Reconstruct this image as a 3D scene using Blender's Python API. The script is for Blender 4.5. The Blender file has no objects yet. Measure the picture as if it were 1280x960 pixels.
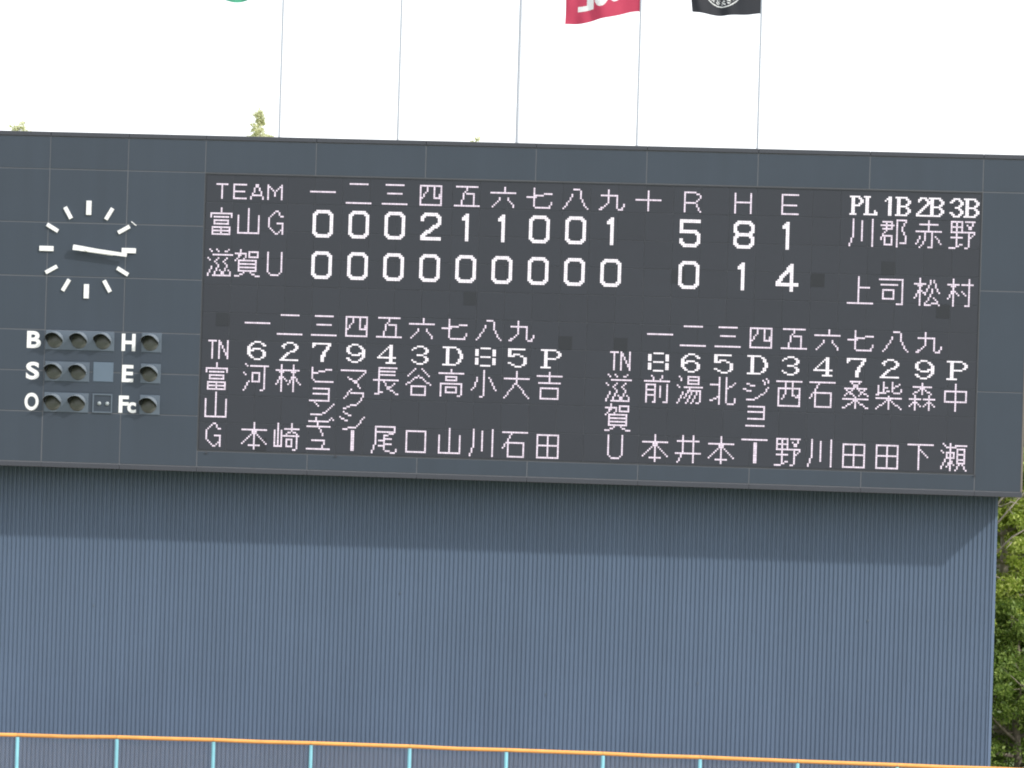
import bpy, bmesh, math, random
import numpy as np
from mathutils import Vector, Matrix
random.seed(7); np.random.seed(7)
S = bpy.context.scene
COL = S.collection
R = math.radians
Z0 = 10.0            # height of the display's lower edge above the ground

# ---------------------------------------------------------------- camera
cam = bpy.data.cameras.new('camera'); camo = bpy.data.objects.new('camera', cam); COL.objects.link(camo)
cam.sensor_width = 36.0; cam.lens = 5760 * 36 / 1280; cam.clip_start = 1.0; cam.clip_end = 6000
yaw, pitch, roll = -9.96526228e-02, 4.62632601e-03, 2.97992175e-02
f = Vector((math.sin(yaw)*math.cos(pitch), math.cos(yaw)*math.cos(pitch), math.sin(pitch)))
r0 = Vector((math.cos(yaw), -math.sin(yaw), 0)); u0 = r0.cross(f)
r = r0*math.cos(roll) + u0*math.sin(roll); u = u0*math.cos(roll) - r0*math.sin(roll)
camo.matrix_world = Matrix(((r.x, u.x, -f.x, 19.9195279), (r.y, u.y, -f.y, -118.037187),
                            (r.z, u.z, -f.z, 1.38899018 + Z0), (0, 0, 0, 1)))
S.camera = camo

# ---------------------------------------------------------------- sky, sun, exposure
SUN = Vector((1.98, -1.5, 1.87)).normalized()
elev = math.asin(SUN.z); rot = math.atan2(SUN.x, SUN.y)
w = bpy.data.worlds.new('World'); S.world = w; w.use_nodes = True
nt = w.node_tree; bg = nt.nodes['Background']
sky = nt.nodes.new('ShaderNodeTexSky'); sky.sky_type = 'NISHITA'; sky.sun_disc = False
sky.sun_elevation = elev; sky.sun_rotation = rot
sky.air_density = 1.0; sky.dust_density = 1.5; sky.ozone_density = 1.0
mxs = nt.nodes.new('ShaderNodeMix'); mxs.data_type = 'RGBA'; mxs.inputs[0].default_value = .82   # bright even milk-white haze over the blue
nt.links.new(sky.outputs[0], mxs.inputs[6]); mxs.inputs[7].default_value = (9.0, 9.15, 9.45, 1)
nt.links.new(mxs.outputs[2], bg.inputs[0]); bg.inputs[1].default_value = 0.12
sl = bpy.data.lights.new('sun', 'SUN'); sl.energy = 1.8; sl.angle = R(1.4); sl.color = (1.0, .95, .88)
so = bpy.data.objects.new('sun', sl); COL.objects.link(so)
so.rotation_euler = SUN.to_track_quat('Z', 'Y').to_euler(); so.location = (40, -30, 60)
S.view_settings.view_transform = 'Standard'; S.view_settings.look = 'None'
S.view_settings.exposure = 0.75; S.view_settings.gamma = 1.0
S.cycles.filter_width = 2.0

# ---------------------------------------------------------------- helpers
def tag(o, label=None, cat=None, group=None, kind=None):
    if label: o['label'] = label
    if cat: o['category'] = cat
    if group: o['group'] = group
    if kind: o['kind'] = kind
    return o
def empty(name, loc=(0, 0, 0)):
    o = bpy.data.objects.new(name, None); COL.objects.link(o); o.location = loc; return o
def link(name, me, mat=None, parent=None, loc=(0, 0, 0)):
    o = bpy.data.objects.new(name, me); COL.objects.link(o); o.location = loc
    if mat and not me.materials: me.materials.append(mat)
    if parent: o.parent = parent
    return o
def pmesh(name, vs, fs, smooth=False):
    me = bpy.data.meshes.new(name); me.from_pydata([tuple(v) for v in vs], [], fs); me.update()
    if smooth: me.polygons.foreach_set('use_smooth', [True]*len(me.polygons))
    return me
class MB:
    def __init__(s): s.v = []; s.f = []
    def box(s, x0, x1, y0, y1, z0, z1):
        n = len(s.v)
        s.v += [(x0,y0,z0),(x1,y0,z0),(x1,y1,z0),(x0,y1,z0),(x0,y0,z1),(x1,y0,z1),(x1,y1,z1),(x0,y1,z1)]
        s.f += [tuple(n+i for i in q) for q in ((0,3,2,1),(4,5,6,7),(0,1,5,4),(1,2,6,5),(2,3,7,6),(3,0,4,7))]
        return s
    def tube(s, pts, rad, n=8, cap=True):
        pts = [Vector(p) for p in pts]
        if not isinstance(rad, (list, tuple)): rad = [rad]*len(pts)
        b = len(s.v)
        for i, p in enumerate(pts):
            d = (pts[min(i+1, len(pts)-1)] - pts[max(i-1, 0)]).normalized()
            a = Vector((0, 0, 1)) if abs(d.z) < .9 else Vector((1, 0, 0))
            e1 = d.cross(a).normalized(); e2 = d.cross(e1)
            for k in range(n):
                t = 2*math.pi*k/n; s.v.append(tuple(p + (e1*math.cos(t)+e2*math.sin(t))*rad[i]))
        for i in range(len(pts)-1):
            for k in range(n):
                k2 = (k+1) % n
                s.f.append((b+i*n+k, b+(i+1)*n+k, b+(i+1)*n+k2, b+i*n+k2))
        if cap:
            s.f.append(tuple(b+k for k in range(n))); s.f.append(tuple(b+(len(pts)-1)*n+k for k in reversed(range(n))))
        return s
    def build(s, name, mat, parent=None, loc=(0, 0, 0), smooth=False):
        return link(name, pmesh(name, s.v, s.f, smooth), mat, parent, loc)

def mat(name, col, rough=.6, var=.0, noise=None, bump=0, metal=0, spec=.5, rnd=0, streak=None, emis=None, estr=0):
    m = bpy.data.materials.new(name); m.use_nodes = True
    t = m.node_tree; b = t.nodes['Principled BSDF']
    b.inputs['Base Color'].default_value = (*col, 1); b.inputs['Roughness'].default_value = rough
    b.inputs['Metallic'].default_value = metal; b.inputs['Specular IOR Level'].default_value = spec
    if emis: b.inputs['Emission Color'].default_value = (*emis, 1); b.inputs['Emission Strength'].default_value = estr
    if noise or rnd or streak:
        rgb = t.nodes.new('ShaderNodeHueSaturation'); rgb.inputs['Color'].default_value = (*col, 1)
        geo = t.nodes.new('ShaderNodeNewGeometry')
        total = None
        def add(sock):
            nonlocal total
            if total is None: total = sock; return
            a = t.nodes.new('ShaderNodeMath'); a.operation = 'ADD'
            t.links.new(total, a.inputs[0]); t.links.new(sock, a.inputs[1]); total = a.outputs[0]
        def ntex(scale, amp, vec=None, detail=5):
            mp = t.nodes.new('ShaderNodeMapping'); mp.inputs['Scale'].default_value = vec or (1, 1, 1)
            t.links.new(geo.outputs['Position'], mp.inputs[0])
            n = t.nodes.new('ShaderNodeTexNoise'); n.inputs['Scale'].default_value = scale; n.inputs['Detail'].default_value = detail
            t.links.new(mp.outputs[0], n.inputs[0])
            q = t.nodes.new('ShaderNodeMath'); q.operation = 'MULTIPLY_ADD'
            q.inputs[1].default_value = amp*2; q.inputs[2].default_value = -amp
            t.links.new(n.outputs[0], q.inputs[0]); add(q.outputs[0]); return n
        nn = None
        if noise: nn = ntex(noise, var)
        if streak: ntex(streak[0], streak[1], streak[2])
        if rnd:
            oi = t.nodes.new('ShaderNodeObjectInfo')
            q = t.nodes.new('ShaderNodeMath'); q.operation = 'MULTIPLY_ADD'
            q.inputs[1].default_value = rnd*2; q.inputs[2].default_value = -rnd
            t.links.new(oi.outputs['Random'], q.inputs[0]); add(q.outputs[0])
        a = t.nodes.new('ShaderNodeMath'); a.operation = 'ADD'; a.inputs[1].default_value = 1
        t.links.new(total, a.inputs[0]); t.links.new(a.outputs[0], rgb.inputs['Value'])
        t.links.new(rgb.outputs[0], b.inputs['Base Color'])
        if bump and nn:
            bp = t.nodes.new('ShaderNodeBump'); bp.inputs['Strength'].default_value = bump; bp.inputs['Distance'].default_value = .02
            t.links.new(nn.outputs[0], bp.inputs['Height']); t.links.new(bp.outputs[0], b.inputs['Normal'])
    return m

M_panel = mat('panel_paint', (.0335, .0465, .066), .5, .07, .6, .03, rnd=.035, streak=(1.3, .10, (2.2, 1, .12)))
M_trim = mat('trim_paint', (.044, .048, .061), .5, .06, 1.2, streak=(2, .06, (2, 1, .2)))
M_seal = mat('joint_sealant', (.112, .118, .132), .8, .15, 3)
M_edge = mat('edge_flashing', (.16, .14, .12), .6, .15, 2)
M_body = mat('body_steel', (.07, .08, .10), .6)
M_led = mat('led_face', (.0255, .0295, .040), .65, .05, 60, rnd=.045, streak=(2.0, .05, (1, 1, 1)))
M_ledd = mat('led_face_replaced', (.016, .019, .025), .65, .05, 60, rnd=.12)
M_frame = mat('display_frame', (.035, .038, .045), .6)
M_lit = mat('lit_led', (.15, .14, .15), .5, emis=(1.0, .86, 1.0), estr=.54)
M_lit2 = mat('lit_led_bright', (.15, .15, .15), .5, emis=(1.0, .94, 1.0), estr=.66)
for m_, lo, hi in ((M_lit, .50, .72), (M_lit2, .60, .78)):
    t_ = m_.node_tree; g_ = t_.nodes.new('ShaderNodeNewGeometry'); r_m = t_.nodes.new('ShaderNodeMapRange')
    r_m.inputs['To Min'].default_value = lo; r_m.inputs['To Max'].default_value = hi
    t_.links.new(g_.outputs['Random Per Island'], r_m.inputs['Value']); t_.links.new(r_m.outputs[0], t_.nodes['Principled BSDF'].inputs['Emission Strength'])
M_white = mat('white_paint', (.80, .80, .80), .45, .04, 3)
M_plate = mat('lamp_plate', (.095, .122, .155), .4, .10, 5, rnd=.05)
M_blank = mat('blank_plate', (.105, .145, .195), .4, .06, 4)
M_lens = mat('lamp_lens', (.10, .105, .098), .35, .1, 20)
M_hood = mat('lamp_hood', (.20, .235, .27), .45, .08, 8)
M_hoodin = mat('hood_inner_shade', (.022, .024, .024), .7)  # shade inside the hood put into the colour as matte black
M_clad = mat('blue_cladding', (.088, .127, .193), .42, .13, .35, streak=(1.6, .09, (3, 1, .1)))
M_cladt = mat('cladding_trim', (.12, .17, .26), .4)
M_bulb = mat('bulb_glass', (.30, .34, .36), .3)
M_orange = mat('orange_rail', (.74, .34, .09), .6, .22, 4, rnd=.08)
M_cyan = mat('light_blue_post', (.22, .52, .62), .6, .18, 5, rnd=.08)
M_wire = mat('galvanised_wire', (.30, .28, .29), .5)
M_pole = mat('pole_aluminium', (.28, .305, .335), .4, .06, 4)
M_pad = mat('padding', (.02, .09, .07), .6, .1, 2)
M_bark = mat('bark', (.20, .17, .14), .9, .3, 9, .5)
M_barkp = mat('pale_bark', (.36, .32, .27), .9, .3, 9, .5)

# ---------------------------------------------------------------- ground
gm = mat('grass_ground', (.10, .13, .05), .95, .35, .8, .3)
g = link('ground', pmesh('ground', [(-2500,-2500,0),(2500,-2500,0),(2500,2500,0),(-2500,2500,0)], [(0,1,2,3)]), gm)
tag(g, kind='structure')
tm = mat('gravel_track', (.34, .27, .20), .95, .2, 3, .3)
tr = link('warning_track', pmesh('track', [(-40,-9.5,.004),(50,-9.5,.004),(50,1.6,.004),(-40,1.6,.004)], [(0,1,2,3)]), tm)
tag(tr, kind='structure')

# ---------------------------------------------------------------- the board
H = 7.14; LP = 20/448; LH = H/160
XL = -9.0; XR = 21.25; ZT = 8.148; ZB = -.574; DEPTH = 1.5
SB = tag(empty('scoreboard', (0, 0, Z0)), 'wide dark slate baseball scoreboard with lit display, clock and lamps above the ribbed wall', 'scoreboard')
# body behind the cladding; y=0 is the face of the display, panels stand 20 mm proud of the sealant
MB().box(XL+.02, XR-.02, .05, DEPTH+1.6, ZB+.02, ZT-.02).build('board_body', M_body, SB)
MB().box(XL+.03, -.03, -.008, .05, ZB+.03, ZT-.03).box(20.025, XR-.03, -.008, .05, ZB+.03, ZT-.03).box(-.03, 20.025, -.008, .05, ZB+.03, -.03).box(-.03, 20.025, -.008, .05, 7.14+.034, ZT-.03).box(-.03, 20.025, .006, .05, -.03, 7.174).build('joint_sealant', M_seal, SB)
G = .010
def bevbox(x0, x1, z0, z1, y0, y1, b=.006):
    m = MB()
    m.v = [(x0,y1,z0),(x1,y1,z0),(x1,y1,z1),(x0,y1,z1),
           (x0,y0+b,z0),(x1,y0+b,z0),(x1,y0+b,z1),(x0,y0+b,z1),
           (x0+b,y0,z0+b),(x1-b,y0,z0+b),(x1-b,y0,z1-b),(x0+b,y0,z1-b)]
    for i in range(4):
        j = (i+1) % 4
        m.f += [(i, j, 4+j, 4+i), (4+i, 4+j, 8+j, 8+i)]
    m.f += [(8, 9, 10, 11)]
    return m
def panel(x0, x1, z0, z1, name='cladding_panel', mt=None, out=None):
    off = random.uniform(-.002, .002)
    return bevbox(x0+G, x1-G, z0+G, z1-G, -.0135+off, .0).build(name, mt or M_panel, SB)
leftx = [-9.0, -8.24, -6.18, -4.12, -2.06, -.03]
rows = [8.02, 7.18, 5.79, 4.39, 2.99, 1.93, .87, -.44]
for i in range(len(leftx)-1):
    for j in range(len(rows)-1):
        panel(leftx[i], leftx[i+1], rows[j+1], rows[j])
for k in range(7):
    xa = -.03 if k == 0 else k*20/7
    xb = 20.03 if k == 6 else (k+1)*20/7
    panel(xa, xb, 7.18, 8.02); panel(xa, xb, -.44, -.035)
for a, b in ((8.02, 7.18), (7.18, 4.66), (4.66, 2.09), (2.09, -.44)):
    panel(20.03, 21.20, b, a)
xs = sorted(set([-9.0, -8.24, -6.18, -4.12, -2.06, -.03] + [k*20/7 for k in range(1, 7)] + [20.03, XR]))
for a, b in zip(xs[:-1], xs[1:]):
    bevbox(a+.004, b-.004, 8.03, ZT, -.035, .05, .012).build('top_trim', M_trim, SB)
    bevbox(a+.004, b-.004, ZB, -.45, -.022, .05, .008).build('bottom_trim', M_trim, SB)
MB().box(21.205, XR, -.02, .06, -.44, 8.02).build('edge_flashing', M_edge, SB)

# ---- led display
fr = MB()
fr.box(-.028, 0, -.014, .006, -.03, H+.03); fr.box(20, 20.02, -.012, .006, -.03, H+.03)
fr.box(0, 20, -.016, .006, H+.002, H+.034); fr.box(0, 20, -.014, .006, -.028, -.002)
DISP = fr.build('led_display', M_frame, SB)
t16x = 16*LP; t16z = 16*LH; q = .005
tile = bevbox(q, t16x-q, q, t16z-q, -.004, .006, .004); tme = pmesh('display_tile', tile.v, tile.f); tme.materials.append(M_led)
for i in range(28):
    for j in range(10):
        link('display_tile', tme, None, DISP, (i*t16x, random.uniform(-.0008, .0008), j*t16z))
sm = bevbox(.006, 8*LP-.006, .006, 8*LH-.006, -.0075, -.002, .003); sme = pmesh('display_module', sm.v, sm.f); sme.materials.append(M_ledd)
for (px, pz) in ((6.95, 4.11), (9.41, 3.11), (.66, 3.33), (17.68, 5.12), (19.09, 4.05), (16.0, 4.79), (12.2, 4.7), (10.9, 3.05), (1.75, .2)):
    i = int(px/(8*LP)); j = int(pz/(8*LH))
    link('display_module', sme, None, DISP, (i*8*LP, 0, j*8*LH))

# ---- characters made of lit diodes
def D(c): return int(c, 36)
def raster(spec, brush=(1, 1)):
    cells = set()
    for st in spec.split():
        pts = [(D(st[i]), D(st[i+1])) for i in range(0, len(st), 2)]
        if len(pts) == 1: pts = pts*2
        for (x0, y0), (x1, y1) in zip(pts[:-1], pts[1:]):
            n = max(abs(x1-x0), abs(y1-y0), 1)
            for k in range(n+1):
                x = int(math.floor(x0+(x1-x0)*k/n+.5)); y = int(math.floor(y0+(y1-y0)*k/n+.5))
                for bx in range(brush[0]):
                    for by in range(brush[1]): cells.add((x+bx, y+by))
    return cells
def ascii_(s):
    return {(x, y) for y, row in enumerate(s.split('/')) for x, c in enumerate(row) if c == '#'}
K = {
# inning numerals, 15 x 12
'一': '05E5', '二': '20C0 0BEB', '三': '20C0 35B5 0BEB',
'四': '10D0DB1B10 5053442718 909697C7C5', '五': '10D0 708054 5 4B 74B4BB 0BEB'.replace(' 5 4B', ' 544B'),
'六': '8082 03E3 56574809 1A A6A7B8C9DB'.replace('4809 1A', '48391B'), '七': '0555 5494 A3E3 404A5BDBE8', '八': '6090 5354462B0B A1A4B7DAEB'.replace('462B0B', '45370B'),
'九': '505457390B1B 13A3AAB0'.replace('13A3AAB0', '13A3AABBDBE8'), '十': '05E5 707B',
# kanji, 15 x 16
'富': '7072 1513D3D5 35B5 37B7B93937 2BCBCF2F2B 2DCD 7B7F', '山': '707E 141EDEDD D4DE',
'滋': '1021 0516 2A1C0F 5061 C0A1 33E3 6547696A4D3F7F 7C8E B597B9BA9D8FDF CCDE',
'賀': '02626455 3033 32050 5'.replace('32050 5', '3206') + ' 81D1D48481 26C6CC2C26 28C8 2ACA 5D2F0F 9DCFEF',
'河': '1021 0516 3A1D0F 41E1 C1CEBFAF 5595 959A5A55', '本': '04E4 707F 750C 75EC 4DAD 6585',
'林': '0363 303F 360B 3669 73D3 A0AF A67B A6EB 2444 9BA4B4'.replace('9BA4B4', '94B4'), '崎': '040D4D44 202D 63E3 A0A2A476 A4D6 57E7 D7DEBF 799 9'.replace('799 9', '79A9ADBD').replace('ADBD', 'AD7D79'),
'長': '30D0 3037 32C2 34C4 07E7 373E1F 1F5E 688BDFEF C98C', '尾': '20D0D323 20290F 75C4 48B7 4BBA 757D8EDFED',
'谷': '501303 90C3D4 746609 74E9 3ABABF3F3A'.replace('501303', '5014').replace('746609', '7409'), '口': '12C2CE1E12',
'高': '7071 02E2 44A4A64644 1F18D8DEBF 4AAAAD4D4A', '小': '707E5F 34290B A4C8EB',
'川': '20290F 717C D0DF', '大': '04E4 7076680F 76877AEF'.replace('7076680F', '70760F').replace('76877AEF', '77EF'),
'石': '01E1 51440A 37C7CF3F37', '吉': '02E2 7076 16D6 29C9CF2F29', '田': '12D2DF1F12 727F 18D8',
'前': '4052 A092 03E3 1F15656F5F 1868 1B6B 999C 969C D5DFBF', '湯': '1022 0516 391E0F 60C0C4646 0'.replace('60C0C4646 0', '60C0C46460') + ' 62C2 46E6 774C 68D8DEBF 895F B98F',
'井': '404A1F A0AF 13D3 0AEA', '北': '505F 0454 0D2C5B 909EAFDFEDEC 96C5E3',
'西': '01E1 15D5DF1F15 51583B 919899C9'.replace('919899C9', '9199CAC9'), '野': '10707616 10 16 404E 1373 1979 0F2F7D'.replace('10 16 ', '1016 ') + ' 90E0B4 A2C4 86E6E7C9 B6BEAF9F',
'桑': '40A054 5194 1464 6418 2568 84D4D498 95E8 0AEA 797F 6B1F0F 8BDFEF', '柴': '1216 4046 43 63 07 75'.replace('43 63 07 75', '4363 0775') + ' 909 5'.replace('909 5', '9095A6D6E4') + ' 93D1 09E9 787F 6A0F 8AEF 6A8A',
'森': '22C2 7076 6326 83C6 6383 0969 373F 3A0D 3A6D 89E9 B7BF BA8D BAED', '中': '14D4DA1A14 707F',
'瀬': '1021 0415 290E 3282 35757838 35 38 505F 593D 597C 81E1 93D3DB9B93 96D6 99D9 AC8F CCEF'.replace('35 38 ', '3538 '), '下': '01E1 616F 84B8'.replace('84B8', '63B8'),
'上': '606F 66C6 0FEF', '司': '01D1DFAF 14A4 27878C2C27', '松': '0363 303F 360B 3669 2444 918568 B1C5E8 A69A6E 6FCE BBEF',
'村': '0363 303F 360B 3669 2444 83E3 C0CFAF 87A9', '郡': '1161 616535 0373 3136180B 2969 6E2E29 696E 909F 90E0C5 D7EAEDBD C6D7'.replace('616535', '6165 1565'),
'赤': '22C2 7076 06E6 575B2F 979F7F 290D B9ED',
# kana
'ヒ': '212749E9 24546393A2D2', 'ヨ': '30C0C737 33C3', 'ン': '103063 29697 7'.replace('29697 7', '2868A7F2'), 'ギ': '506487 9A 12C2 05D5 C2E0F1'.replace('87 9A', '879A'),
'ュ': '30A095 05D5', 'マ': '02E2E389 4689BC'.replace('4689', '4688'), 'ク': '6025 62D2C6998A2B'.replace('998A2B', '99692B'), 'シ': '2062 0345 2A4A5999E3',
'ー': '707B 808B', 'ジ': '2364 0647 2C5C9AC8E5 B1C3 D0E2', 'ニ': '20C0 08E8',
# thin capitals
'R': '000B 0060928394660 6'.replace('0060928394660 6', '006092936606') + ' 669B', 'H': '000B 909B 0595', 'Eh': '000B 0090 0686 0B9B',
'T7': '0060 3038', 'E8': '00080878 0070 0464', 'A8': '3007 08 4078 1555'.replace('3007 08', '3008').replace('1555', '1666'), 'M9': '0008 8088 0044 8044 4546',
'G': '8362504004094D5D8A 57878D', 'U': '000B2D6D8B80', 'TN': '0040 202A 606A C0CA 71BA 60BA'.replace('C0CA', 'B0BA'),
}
DIG = {
'6': '....####..../..##....##../.##......##./##........../##.#####..../####....##../##.......##./##.......##./.##......##./..##....##../....####....',
'2': '....####..../..##....##../.##......##./..#......##./........##../......###.../....##....../...##......./..##......../.##........./###########.',
'3': '....####..../..##....##../.#.......##./.........##./........##../....####..../........##../.........##./.#.......##./..##....##../....####....',
'4': '.......##.../......###.../.....#.##.../....#..##.../...#...##.../..#....##.../.#.....##.../###########./.......##.../.......##.../.....######.',
'5': '##########../##........../##........../##.####...../####...##.../.........##./.........##./.........##./##.......##./..##....##../....####....',
'7': '###########./##.......##./#.......##../........##../.......##.../......##..../......##..../.....###..../.....##...../.....##...../.....##.....',
'8': '...######.../##........##/##........##/##........##/##........##/...######.../##........##/##........##/##........##/##........##/...######...',
'D': '########..../..##....##../..##.....##./..##.....##./..##......##/..##......##/..##......##/..##.....##./..##.....##./..##....##../########....',
'P': '#########.../..##.....##./..##......##/..##......##/..##.....##./..#######.../..##......../..##......../..##......../..##......../######......',
'p': '######../.##..##./.##...##/.##...##/.##..##./.#####../.##...../.##...../.##...../.##...../####....',
'l': '####..../.##...../.##...../.##...../.##...../.##...../.##...../.##...../.##...#./.##...##/########',
'b': '#######../.##...##./.##....##/.##....##/.##...##./.######../.##...##./.##....##/.##....##/.##...##./#######..',
'i': '..##/.###/#.##/..##/..##/..##/..##/..##/..##/..##/.####'.replace('.####', '..##'),
't': '..####../.##..##./.#....##/......##/.....##./....##../...##.../..##..../.##...../##....../########',
'h': '..####../.##..##./##....##/......##/.....##./...###../.....##./......##/##....##/.##..##./..####..',
}
DIG['9'] = '/'.join(x[::-1] for x in reversed(DIG['6'].split('/')))
DIG['9'] = '/'.join(('.'+x)[:12] if x[0] != '.' else x for x in DIG['9'].split('/'))
DIG['9'] = '/'.join(x[::-1] for x in reversed([y for y in DIG['6'].split('/')]))
BIG = {'0': '2080A2AC8E2E0C0220', '1': '505E 4132', '2': '03022080A2A51C0E0DAEBE'.replace('AEBE', '0EAE'),
'5': 'A0000686A8AC8E2E0C0B', '8': '2080A2A587270502 20'.replace('0502 20', '050220') + ' 2787A9AC8E2E0C0927', '4': '700B 0BBB 808E'.replace('700B', '800A')}
_cache = {}
def glyph_mesh(key, cells):
    if key in _cache: return _cache[key]
    m = MB(); e = .07 if key[0] in 'bd' else .08
    for (x, y) in sorted(cells):
        x0 = (x+e)*LP; x1 = (x+1-e)*LP; z1 = -(y+e)*LH; z0 = -(y+1-e)*LH
        n = len(m.v); c = .18*LP
        m.v += [(x0,0,z0),(x1,0,z0),(x1,0,z1),(x0,0,z1),(x0+c*.4,-.009,z0+c*.4),(x1-c*.4,-.009,z0+c*.4),(x1-c*.4,-.009,z1-c*.4),(x0+c*.4,-.009,z1-c*.4)]
        m.f += [(n+4,n+5,n+6,n+7)] + [(n+i, n+(i+1) % 4, n+4+(i+1) % 4, n+4+i) for i in range(4)]
    me = pmesh('glyph', m.v, m.f); _cache[key] = me; return me
def put(key, cells, cx, cy, name, mt):
    me = glyph_mesh(key, cells)
    if not me.materials: me.materials.append(mt)
    return link(name, me, None, DISP, (cx*LP, -.0055, H-cy*LH))
def kan(ch, cx, cy, name='lit_kanji'): return put('k'+ch, raster(K[ch]), cx, cy, name, M_lit)
def dig(ch, cx, cy): return put('d'+ch, ascii_(DIG[ch]), cx, cy, 'lit_digit' if ch in '23456789it' and ch not in 'it' else 'lit_letter', M_lit2)
def big(ch, cx, cy): return put('b'+ch, raster(BIG[ch], (2, 2)), cx, cy, 'lit_digit', M_lit2)
# line score
for k, cx in (('T7', 6), ('E8', 16), ('A8', 26), ('M9', 36)): kan(k, cx, 5, 'lit_letter')
for k, ch in enumerate('一二三四五六七八九十'): kan(ch, 61+21*k, 3)
kan('R', 278, 3, 'lit_letter'); kan('H', 307, 3, 'lit_letter'); kan('Eh', 334, 3, 'lit_letter')
kan('富', 2, 19); kan('山', 18, 19); kan('G', 37, 20, 'lit_letter')
kan('滋', 2, 43); kan('賀', 18, 43); kan('U', 37, 44, 'lit_letter')
for k, ch in enumerate('000211001'): big(ch, 63+21*k, 19)
for k, ch in enumerate('000000000'): big(ch, 63+21*k, 43)
for cx, a, b in ((276, '5', '0'), (307, '8', '1'), (332, '1', '4')): big(a, cx, 19); big(b, cx, 43)
# umpires
for a, cx in (('p', 373), ('l', 381), ('i', 393), ('b', 399), ('t', 411), ('b', 418), ('h', 430), ('b', 438)):
    put('d'+a, ascii_(DIG[a]), cx, 3 if cx > 0 else 0, 'lit_digit' if a in 'ith' else 'lit_letter', M_lit2)
for cx, a, b in ((373, '川', '上'), (391, '郡', '司'), (411, '赤', '松'), (430, '野', '村')): kan(a, cx, 16); kan(b, cx, 49)
# batting orders
def order(hx, nx, tx, team, digits, tops, bots):
    kan('TN', tx+2, 96, 'lit_letter')
    kan(team[0], tx, 109); kan(team[1], tx, 126); kan(team[2], tx+2, 144, 'lit_letter')
    for k, ch in enumerate('一二三四五六七八九'): kan(ch, round(hx+19.25*k), 80)
    for k, ch in enumerate(digits): dig(ch, nx+2+19*k, 96)
    for k, ch in enumerate(tops):
        if ch != '.': kan(ch, nx+19*k, 109)
    for k, ch in enumerate(bots):
        if ch != '.': kan(ch, nx+19*k, 143)
order(25, 25, 2, '富山G', '627943D85P', '河林..長谷高小大吉', '本崎..尾口山川石田')
order(259, 258, 236, '滋賀U', '865D34729P', '前湯北.西石桑柴森中', '本井本.野川田田下瀬')
for ch, cx, cy in (('ヒ', 63, 109), ('ヨ', 63, 122), ('ン', 63, 129), ('ギ', 63, 139), ('ュ', 63, 152),
                   ('マ', 82, 109), ('ク', 82, 122), ('シ', 82, 135), ('ー', 82, 146),
                   ('ジ', 315, 109), ('ヨ', 315, 125), ('ニ', 315, 136), ('ー', 315, 146)):
    kan(ch, cx, cy, 'lit_kana')

# ---- clock
CX, CZ = -3.06, 5.105
cm = MB().tube([(0, -.03, 0), (0, -.17, 0)], .05, 12)
CLK = cm.build('clock', M_hood, SB, (CX, 0, CZ))
for k in range(12):
    a = k*math.pi/6; big_ = k % 3 == 0
    L0, L1, wd = (.90, 1.27, .065) if big_ else (.915, 1.255, .05)
    mb = bevbox(-wd, wd, L0, L1, -.06, -.012, .004)
    o = mb.build('hour_mark', M_white, CLK); o.rotation_euler = (0, a, 0)
def hand(name, l0, l1, w0, w1, y0, y1, ang):
    m = MB(); m.v = [(-w0,y1,l0),(w0,y1,l0),(w1,y1,l1),(-w1,y1,l1),(-w0,y0,l0),(w0,y0,l0),(w1,y0,l1),(-w1,y0,l1)]
    m.f = [(0,1,5,4),(1,2,6,5),(2,3,7,6),(3,0,4,7),(4,5,6,7),(3,2,1,0)]
    o = m.build(name, M_white, CLK); o.rotation_euler = (0, R(ang), 0)
hand('hour_hand', -.36, .70, .07, .055, -.165, -.14, 98.0)
hand('minute_hand', -.36, 1.07, .06, .045, -.205, -.18, 96.5)
MB().tube([(0, -.20, 0), (0, -.225, 0)], .035, 12).build('hub_cap', M_white, CLK)
# small bright bracket near the two o'clock mark
MB().tube([(-1.93, -.03, 5.86), (-1.85, -.06, 5.80), (-1.80, -.04, 5.76)], .012, 6).build('bracket', M_white, SB)

# ---- count lamps
def plate(x0, x1, z0, z1, name, mt, y=-.035):
    return bevbox(x0, x1, z0, z1, y, -.012, .01).build(name, mt, SB)
def hood_mesh():
    n = 28; rad = .225; vs = []; fs = []; th = .008
    a0, a1 = R(-12), R(192)
    for i in range(n+1):
        a = a0 + (a1-a0)*i/n
        s = max(0, math.sin(a)); L = .04 + .36*min(1, s/.55)**.6
        for rr in (rad, rad-th):
            vs.append((rr*math.cos(a), 0, rr*math.sin(a))); vs.append((rr*math.cos(a), -L, rr*math.sin(a)-.03*s))
    for i in range(n):
        b = i*4; c = b+4
        fs += [(b, b+1, c+1, c), (b+1, b+3, c+3, c+1), (b+2, c+2, c+3, b+3)]
    fs += [(0, 2, 3, 1), (n*4, n*4+1, n*4+3, n*4+2)]
    me = pmesh('hood', vs, fs, False); me.materials.append(M_hood); me.materials.append(M_hoodin)
    me.polygons.foreach_set('material_index', [1 if (k % 3 == 2 and k < 3*n) else 0 for k in range(len(fs))])
    return me
def lens_mesh():
    vs = [(0, -.06, 0)]; fs = []; n = 24
    for k, (rr, y) in enumerate(((.07, -.055), (.14, -.04), (.20, -.01), (.205, 0))):
        for i in range(n): vs.append((rr*math.cos(2*math.pi*i/n), y, rr*math.sin(2*math.pi*i/n)))
    for i in range(n):
        fs.append((0, 1+i, 1+(i+1) % n))
        for k in range(3):
            a = 1+k*n; fs.append((a+i, a+n+i, a+n+(i+1) % n, a+(i+1) % n))
    return pmesh('lens', vs, fs, True)
HM, LM = hood_mesh(), lens_mesh(); LM.materials.append(M_lens)
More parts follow.
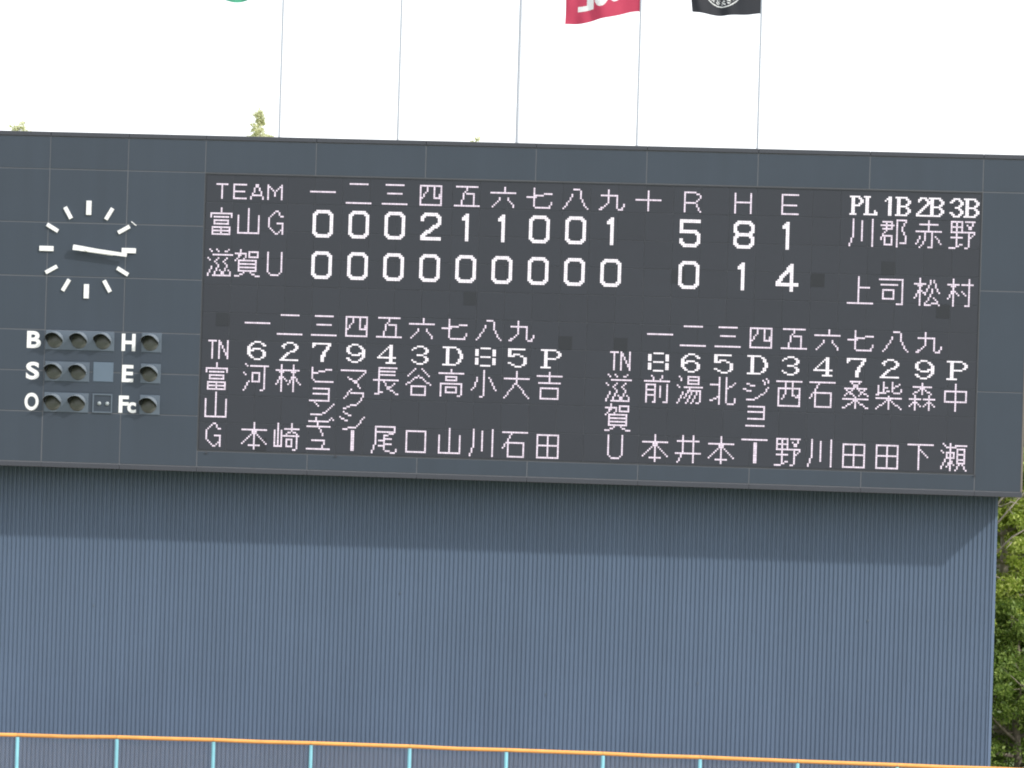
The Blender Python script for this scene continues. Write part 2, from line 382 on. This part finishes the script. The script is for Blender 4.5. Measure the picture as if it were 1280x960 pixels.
def lamps(x0, x1, zc, xsl, label=None):
    P = plate(x0, x1, zc-.255, zc+.255, 'lamp_housing', M_plate)
    for x in xsl:
        link('lens', LM, None, P, (x, -.036, zc-.01)); link('hood', HM, None, P, (x, -.035, zc))
lamps(-4.10, -2.29, 2.735, (-3.85, -3.21, -2.58))
lamps(-4.09, -2.92, 1.92, (-3.85, -3.21)); lamps(-4.09, -2.92, 1.115, (-3.85, -3.21))
for zc in (2.735, 1.93, 1.115): lamps(-1.57, -1.045, zc, (-1.33,))
plate(-2.82, -2.29, 1.68, 2.19, 'blank_plate', M_blank, -.03)
fp = MB()
fp.box(-2.81, -2.29, -.045, -.013, 1.335, 1.37); fp.box(-2.81, -2.29, -.045, -.013, .875, .91)
fp.box(-2.81, -2.775, -.043, -.013, .91, 1.335); fp.box(-2.325, -2.29, -.043, -.013, .91, 1.335)
FW = fp.build('lamp_socket_frame', M_plate, SB)
MB().box(-2.775, -2.325, -.022, -.013, .91, 1.335).build('socket_back', M_panel, FW)
for x in (-2.63, -2.42):
    MB().tube([(x, -.022, 1.12), (x, -.05, 1.12), (x, -.07, 1.12)], [.05, .05, .02], 12).build('bulb_socket', M_bulb, FW)
# strips of the lamp bay
for x0, x1 in ((-4.11, -2.28), (-1.575, -1.04)):
    for z in (2.30, 1.49):
        bevbox(x0, x1, z-.09, z+.10, -.020, -.010, .004).build('bay_strip', M_panel, SB)
# ---- painted letters
def letter(ch, x0, x1, z0, z1, name='letter', fat=.03):
    cu = bpy.data.curves.new('t', 'FONT'); cu.body = ch; cu.size = 1; cu.offset = fat; cu.resolution_u = 6
    o = bpy.data.objects.new('t', cu); COL.objects.link(o)
    dg = bpy.context.evaluated_depsgraph_get(); dg.update()
    me = bpy.data.meshes.new_from_object(o.evaluated_get(dg)); bpy.data.objects.remove(o)
    co = np.array([v.co[:] for v in me.vertices]); mn = co.min(0); mx = co.max(0)
    for v in me.vertices:
        v.co = ((v.co.x-mn[0])/(mx[0]-mn[0])*(x1-x0)+x0, 0, (v.co.y-mn[1])/(mx[1]-mn[1])*(z1-z0)+z0)
    bm = bmesh.new(); bm.from_mesh(me)
    bmesh.ops.remove_doubles(bm, verts=bm.verts, dist=.0005)
    ret = bmesh.ops.extrude_face_region(bm, geom=bm.faces[:])
    for v in [e for e in ret['geom'] if isinstance(e, bmesh.types.BMVert)]: v.co.y -= .006
    bmesh.ops.recalc_face_normals(bm, faces=bm.faces)
    bm.to_mesh(me); bm.free(); me.polygons.foreach_set('use_smooth', [False]*len(me.polygons)); me.materials.clear(); me.materials.append(M_white)
    return link(name, me, None, SB, (0, -.013, 0))
letter('B', -4.59, -4.22, 2.51, 2.95); letter('S', -4.59, -4.24, 1.69, 2.15); letter('O', -4.605, -4.235, .885, 1.345)
letter('H', -2.09, -1.73, 2.50, 2.95); letter('E', -2.06, -1.76, 1.695, 2.14)
letter('F', -2.12, -1.86, .895, 1.34); letter('c', -1.89, -1.665, .895, 1.175)
# fixings under the display corners
for x, z in ((.22, -.07), (20.03, -.05), (3.6, -.06)):
    MB().tube([(x, -.014, z), (x, -.05, z)], .03, 8).build('bolt', M_trim, SB)

# ---------------------------------------------------------------- corrugated wall under the board
WX1 = 20.655; WX0 = -8.8; WZ1 = Z0+ZB+.6
WALL = tag(empty('corrugated_wall', (0, DEPTH, 0)), 'tall blue-grey ribbed metal wall standing under the scoreboard', 'wall')
per = .115; dp = .028; prof = []
x = WX1-.07
while x > WX0:
    prof += [(x, 0), (x-.020, -dp), (x-.068, -dp), (x-.086, 0)]
    x -= per
vs = []; fs = []
for (a, b) in prof: vs += [(a, b, 0.0), (a, b, WZ1)]
for i in range(len(prof)-1): fs.append((2*i, 2*i+1, 2*i+3, 2*i+2))
link('ribbed_cladding', pmesh('ribbed_cladding', vs, fs), M_clad, WALL)
MB().box(WX1-.075, WX1, -.045, .12, 0, WZ1-.02).build('corner_trim', M_cladt, WALL)
for (x, z) in ((13.05, 10-5.67), (-2.9, 10-4.2), (5.2, 10-3.6), (17.4, 10-3.9), (9.1, 10-6.1)):       # single fixings that catch the light
    MB().box(x-.018, x+.018, -.045, -.026, z-.022, z+.022).build('fixing', M_plate, WALL)
MB().box(WX0, WX1-.08, .03, 1.5, 0, WZ1-.03).build('wall_core', M_body, WALL)

# ---------------------------------------------------------------- outfield fence
px = [-8.4, -5.95, -3.49, -.98, 1.45, 3.89, 6.35, 8.75, 11.14, 13.53, 15.92, 18.35, 20.78, 23.2, 25.6]
pz = [-7.25, -7.215, -7.185, -7.145, -7.125, -7.115, -7.105, -7.105, -7.105, -7.105, -7.115, -7.115, -7.115, -7.12, -7.12]
FY = -5.0
FN = tag(empty('outfield_fence', (0, FY, 0)), 'low outfield fence, orange top rail on light blue posts, before the ribbed wall', 'fence')
for i in range(len(px)-1):
    a, b = (px[i]+.004, 0, Z0+pz[i]), (px[i+1]-.004, 0, Z0+pz[i+1])
    md = ((a[0]+b[0])/2, random.uniform(-.01, .01), (a[2]+b[2])/2 - random.uniform(.0, .018))
    MB().tube([a, md, b], .048, 14, False).build('top_rail', M_orange, FN, smooth=True)
for i in range(len(px)):
    z = Z0+pz[i]-.045
    MB().tube([(px[i], 0, 1.70), (px[i], 0, z)], .046, 12, False).build('post', M_cyan, FN, smooth=True)
wm = MB(); zt = 2.82; zb = 1.7; hgt = zt-zb
def wire(x0, z0, x1, z1, y):
    n = len(wm.v); t = .0024
    wm.v += [(x0-t, y, z0), (x0+t, y, z0), (x0, y-.003, z0), (x1-t, y, z1), (x1+t, y, z1), (x1, y-.003, z1)]
    wm.f.extend([(n, n+2, n+5, n+3), (n+2, n+1, n+4, n+5), (n+1, n, n+3, n+4)])
x = -9.0
while x < 26:
    wire(x, zb, x+hgt, zt, .056); wire(x+hgt, zb, x, zt, .060); x += .065
nt_ = wm.build('wire_mesh', M_wire, FN); nt_['kind'] = 'stuff'
for i in range(len(px)-1):
    bevbox(px[i]+.006, px[i+1]-.006, 0.02, 1.69, -.12, .05, .03).build('wall_pad', M_pad, FN)

# ---------------------------------------------------------------- flagpoles and flags
PX = [1.15, 4.36, 7.57, 10.79, 14.01]; PY = 4.6
which = ['flagpole behind the board, with the green flag', 'plain flagpole behind the board, next right of the one with the green flag',
         'thicker plain flagpole in the middle of the five behind the board', 'flagpole behind the board, with the red flag', 'flagpole behind the board, with the black flag']
for i, x in enumerate(PX):
    P = tag(empty('flagpole', (x+.02, PY, 0)), 'thin grey ' + which[i], 'flagpole', 'flagpoles behind the scoreboard')
    rr = .038 if i == 2 else .028
    MB().tube([(0, 0, 0), (0, 0, 15), (-.0, 0, 24.5)], [rr+.03, rr+.003, rr-.002], 12).build('shaft', M_pole, P, smooth=True)
    MB().tube([(0, 0, 24.5), (0, 0, 24.53), (0, 0, 24.62), (0, 0, 24.68)], [.03, .07, .07, .02], 12).build('finial', M_pole, P, smooth=True)
    MB().tube([(.07, 0, 1.2), (.055, -.0, 24.3)], .005, 5).build('halyard', M_pole, P)
def flag(name, x, ztop, zlow_pole, width, hgt, mfun, mats, label, wave, sag, ph, tip):
    nx, nz = 150, 100; vs = []; fs = []; mi = []
    for j in range(nz+1):
        for i in range(nx+1):
            a = i/nx; b = j/nz           # a: away from the pole (to -x), b: downwards
            X = -a*width*(1-.03*b) + tip*a*b*b
            Y = wave*math.sin(a*7.5+ph+b*1.1)*a**.6 + .06*math.sin(a*17+b*4)*a + .03*math.sin(a*29+b*2+ph)*a
            Zz = -b*hgt - sag(a) + .012*math.sin(a*14+ph)
            vs.append((X, Y, Zz))
    for j in range(nz):
        for i in range(nx):
            k = j*(nx+1)+i; fs.append((k, k+nx+1, k+nx+2, k+1)); mi.append(mfun((i+.5)/nx, (j+.5)/nz))
    me = pmesh(name, vs, fs, True)
    for m in mats: me.materials.append(m)
    me.polygons.foreach_set('material_index', mi)
    o = link(name, me, None, None, (x, PY, ztop))
    return tag(o, label, 'flag', 'flags on the flagpoles')
def cloth(n, c):
    m = mat(n, c, .75, .08, 5); t = m.node_tree; b = t.nodes['Principled BSDF']
    tl = t.nodes.new('ShaderNodeBsdfTranslucent'); tl.inputs[0].default_value = (*[min(1, k*1.1) for k in c], 1)
    mx = t.nodes.new('ShaderNodeMixShader'); mx.inputs[0].default_value = .4
    t.links.new(b.outputs[0], mx.inputs[1]); t.links.new(tl.outputs[0], mx.inputs[2])
    t.links.new(mx.outputs[0], t.nodes['Material Output'].inputs[0]); return m
C_red, C_wh, C_bk, C_gr = cloth('red_cloth', (.52, .055, .11)), cloth('white_print', (.80, .80, .80)), cloth('black_cloth', (.035, .037, .045)), cloth('green_cloth', (.08, .38, .24))
def redfun(a, b):
    # lettering seen from behind; a runs from the pole to the fly end, so the word reads backwards
    x = 1-a; y = 1-b              # x from the fly end, y from the lower hem, as seen from the front of the picture
    # last letter L: mirrored
    if .285 < x < .38 and .27 < y < .88: return 1
    if .17 < x < .38 and .27 < y < .39: return 1
    for cx, y0_ in ((.485, .285), (.67, .335)):
        d = math.hypot((x-cx)/.10, (y-y0_-.28)/.28)
        if .42 < d < 1: return 1
    return 0
def bkfun(a, b):
    x = (1-a); y = 1-b; dx = (x-.46)*1.95; dy = (y-.62)*1.3; d = math.hypot(dx, dy)
    if .555 < d < .585: return 1
    if .40 < d < .52:
        th = math.atan2(dy, dx); k = (th*d/.055) % 2
        if k < 1.1 and int(th*9) % 3: return 1
    if d < .30 and abs(dx) < .08+.1*(dy > 0) : return 1
    return 0
flag('flag', PX[3], Z0+12.02+1.15, 0, 2.02, 1.18, redfun, [C_red, C_wh], 'crimson flag with white lettering seen from behind, flying on its pole', .17, lambda a: .375*math.sin(math.pi/2*a)**1.6, .4, -.05)
flag('flag', PX[4], Z0+12.04+1.22, 0, 1.93, 1.28, bkfun, [C_bk, C_wh], 'black flag with a white ring crest flying on its pole', .09, lambda a: -.02+.09*math.sin(a*3.4)*a**.5, 2.1, .05)
flag('flag', PX[0], Z0+12.24+1.15, 0, 1.90, 1.18, lambda a, b: 0, [C_gr], 'green flag just dipping into the top left of the picture', .10, lambda a: .16*min(1, a*2.6) + .03*math.sin(a*11), 1.2, .05)

# ---------------------------------------------------------------- trees
def leafmat(n, c1, c2, c3):
    m = bpy.data.materials.new(n); m.use_nodes = True; t = m.node_tree; b = t.nodes['Principled BSDF']
    geo = t.nodes.new('ShaderNodeNewGeometry'); ramp = t.nodes.new('ShaderNodeValToRGB')
    ramp.color_ramp.elements[0].color = (*c1, 1); ramp.color_ramp.elements[1].color = (*c3, 1)
    e = ramp.color_ramp.elements.new(.5); e.color = (*c2, 1)
    t.links.new(geo.outputs['Random Per Island'], ramp.inputs[0]); t.links.new(ramp.outputs[0], b.inputs['Base Color'])
    b.inputs['Roughness'].default_value = .5
    tl = t.nodes.new('ShaderNodeBsdfTranslucent'); t.links.new(ramp.outputs[0], tl.inputs[0])
    mx = t.nodes.new('ShaderNodeMixShader'); mx.inputs[0].default_value = .45
    t.links.new(b.outputs[0], mx.inputs[1]); t.links.new(tl.outputs[0], mx.inputs[2])
    t.links.new(mx.outputs[0], t.nodes['Material Output'].inputs[0]); return m
L_lime = leafmat('lime_leaf', (.19, .28, .03), (.31, .41, .06), (.52, .58, .15))
L_dark = leafmat('dark_leaf', (.09, .16, .025), (.17, .26, .045), (.32, .42, .10))
L_glare = leafmat('glare_paled_leaf', (.45, .48, .24), (.68, .70, .42), (.85, .85, .60))  # sky glare washing out the treetops is put into the leaf colour
def leaves(centres, rads, per, size, aspect=.5, seed=1, droop=.3):
    rg = np.random.RandomState(seed); n = len(centres)*per
    c = np.repeat(np.array(centres), per, 0); rr = np.repeat(np.array(rads), per)
    d = rg.normal(size=(n, 3)); d /= np.linalg.norm(d, axis=1)[:, None]
    p = c + d*(rr*rg.uniform(0, 1, n)**.45)[:, None]*np.array([1, 1, .7])
    a = rg.normal(size=(n, 3)); a[:, 2] -= droop; a /= np.linalg.norm(a, axis=1)[:, None]
    b = np.cross(a, rg.normal(size=(n, 3))); b /= np.linalg.norm(b, axis=1)[:, None]
    s = (size*rg.uniform(.6, 1.3, n))[:, None]
    V = np.stack([p-a*s, p+b*s*aspect, p+a*s, p-b*s*aspect], 1).reshape(-1, 3)
    me = bpy.data.meshes.new('crown'); me.vertices.add(4*n); me.vertices.foreach_set('co', V.ravel())
    me.loops.add(4*n); me.loops.foreach_set('vertex_index', np.arange(4*n))
    me.polygons.add(n); me.polygons.foreach_set('loop_start', np.arange(n)*4); me.polygons.foreach_set('loop_total', np.full(n, 4))
    me.update(); me.validate(); return me
def tree(loc, h, crown_r, z0, nb, per, size, leaf, bark, label, seed, tipn=6, clr=.55, name='broadleaf_tree', power=.6, cone=0, cn=0):
    rg = random.Random(seed)
    T = tag(empty(name, loc), label, 'tree', 'trees behind the scoreboard')
    tm_ = MB(); pts = [(0, 0, 0)]; x = y = 0
    for k in range(1, 9):
        x += rg.uniform(-.12, .12); y += rg.uniform(-.12, .12); pts.append((x, y, h*.97*k/8))
    r_ = h*.016+.05
    tm_.tube(pts, [r_*(1-k/8)**.8+.012 for k in range(9)], 9).build('trunk', bark, T, smooth=True)
    bm_ = MB(); cs = []; rs = []
    for i in range(nb):
        t = z0 + (1-z0)*(i+.5)/nb
        zz = h*t; k = min(7, int(t*.999/.97*8)); base = Vector(pts[k]).lerp(Vector(pts[min(8, k+1)]), .5)
        base = Vector((base.x, base.y, zz-.1))
        prof_ = max(.06, (1-((t-z0)/(1-z0)))**power * min(1, .45+2.2*(t-z0)/(1-z0)))
        L = crown_r*prof_*rg.uniform(.75, 1.1); a = i*2.4+rg.uniform(-.4, .4)
        tip = base + Vector((math.cos(a)*L, math.sin(a)*L, L*rg.uniform(.15, .6)))
        mid = base.lerp(tip, .5) + Vector((rg.uniform(-.1, .1), rg.uniform(-.1, .1), -.06*L))
        bm_.tube([base, mid, tip], [.012+.018*L, .008+.010*L, .005], 6)
        for q_ in range(tipn):
            f_ = rg.uniform(.35, 1.0); pnt = base.lerp(tip, f_)
            off = Vector((rg.uniform(-1, 1), rg.uniform(-1, 1), rg.uniform(-.6, .8)))*L*.28
            e_ = pnt+off; bm_.tube([pnt, e_], [.004+.006*L, .003], 4)
            cs.append(tuple(e_)); rs.append(max(.10, clr*rg.uniform(.6, 1.15)*(.35+.65*min(1, L/2))))
    bm_.build('branches', bark, T, smooth=True)
    top = pts[-1]
    for q_ in range(3): cs.append((top[0], top[1], h*(1-.012*q_))); rs.append(.12+.05*q_)
    for q_ in range(cn):                              # the leading shoots at the very top
        tt = rg.random()**.75; aa = rg.uniform(0, 6.28); ra = cone*tt*rg.uniform(.1, 1)
        cs.append((top[0]+math.cos(aa)*ra, top[1]+math.sin(aa)*ra, h-1.6*tt)); rs.append(rg.uniform(.06, .13))
    link('crown', leaves(cs, rs, per, size, seed=seed), leaf, T)
    return T
LT = tree((20.9, 10.5, 0), 13.0, 4.0, .40, 52, 230, .058, L_lime, M_barkp, 'bright lime green tree filling the gap right of the ribbed wall', 11, tipn=10, clr=.42)
db = MB(); rgb_ = random.Random(5)
for (p0, p1) in (((-.6, -3.2, 8.1), (.6, -3.6, 9.6)), ((-.5, -3.3, 8.6), (.3, -3.5, 9.7)), ((-.4, -3.3, 7.6), (.9, -3.8, 8.7))):
    p0 = Vector(p0); p1 = Vector(p1); ml = p0.lerp(p1, .5)+Vector((rgb_.uniform(-.1, .1), 0, rgb_.uniform(-.1, .1)))
    db.tube([Vector((0, 0, 5.5)).lerp(p0, .5), p0, ml, p1], [.05, .03, .022, .008], 6)
    for q_ in range(4):
        b0 = p0.lerp(p1, rgb_.uniform(.2, .9)); db.tube([b0, b0+Vector((rgb_.uniform(-.3, .4), rgb_.uniform(-.2, .2), rgb_.uniform(-.25, .35)))], [.012, .004], 5)
db.build('bare_branches', M_barkp, LT, smooth=True)
tree((21.5, 9.0, 0), 6.4, 3.0, .10, 44, 170, .062, L_dark, M_bark, 'dark green lower tree at the foot of the gap right of the ribbed wall', 12, tipn=9, clr=.5, power=.4)
tree((24.0, 14.0, 0), 13.5, 4.6, .08, 56, 130, .12, L_dark, M_bark, 'dark green tree standing behind the lime green tree', 13, tipn=9, clr=.9, power=.4)
tree((-1.05, 16, 0), 19.84, 3.6, .3, 60, 22, .042, L_glare, M_bark, 'leafy treetop coloured pale for sky glare, showing above the board beside the leftmost flagpole', 21, tipn=5, clr=.35, power=.85, cone=.95, cn=150)
tree((-8.5, 16, 0), 19.3, 3.4, .3, 60, 22, .042, L_glare, M_bark, 'treetop coloured pale for sky glare, just showing above the board at the left edge', 22, tipn=5, clr=.35, power=.75, cone=1.6, cn=90)
tree((5.3, 16, 0), 19.12, 2.6, .3, 60, 34, .05, L_glare, M_bark, 'tiny treetop tip showing above the board between the second and third flagpoles', 23, tipn=5, clr=.35, power=.9)
# wooded slope far behind, seen through the foliage
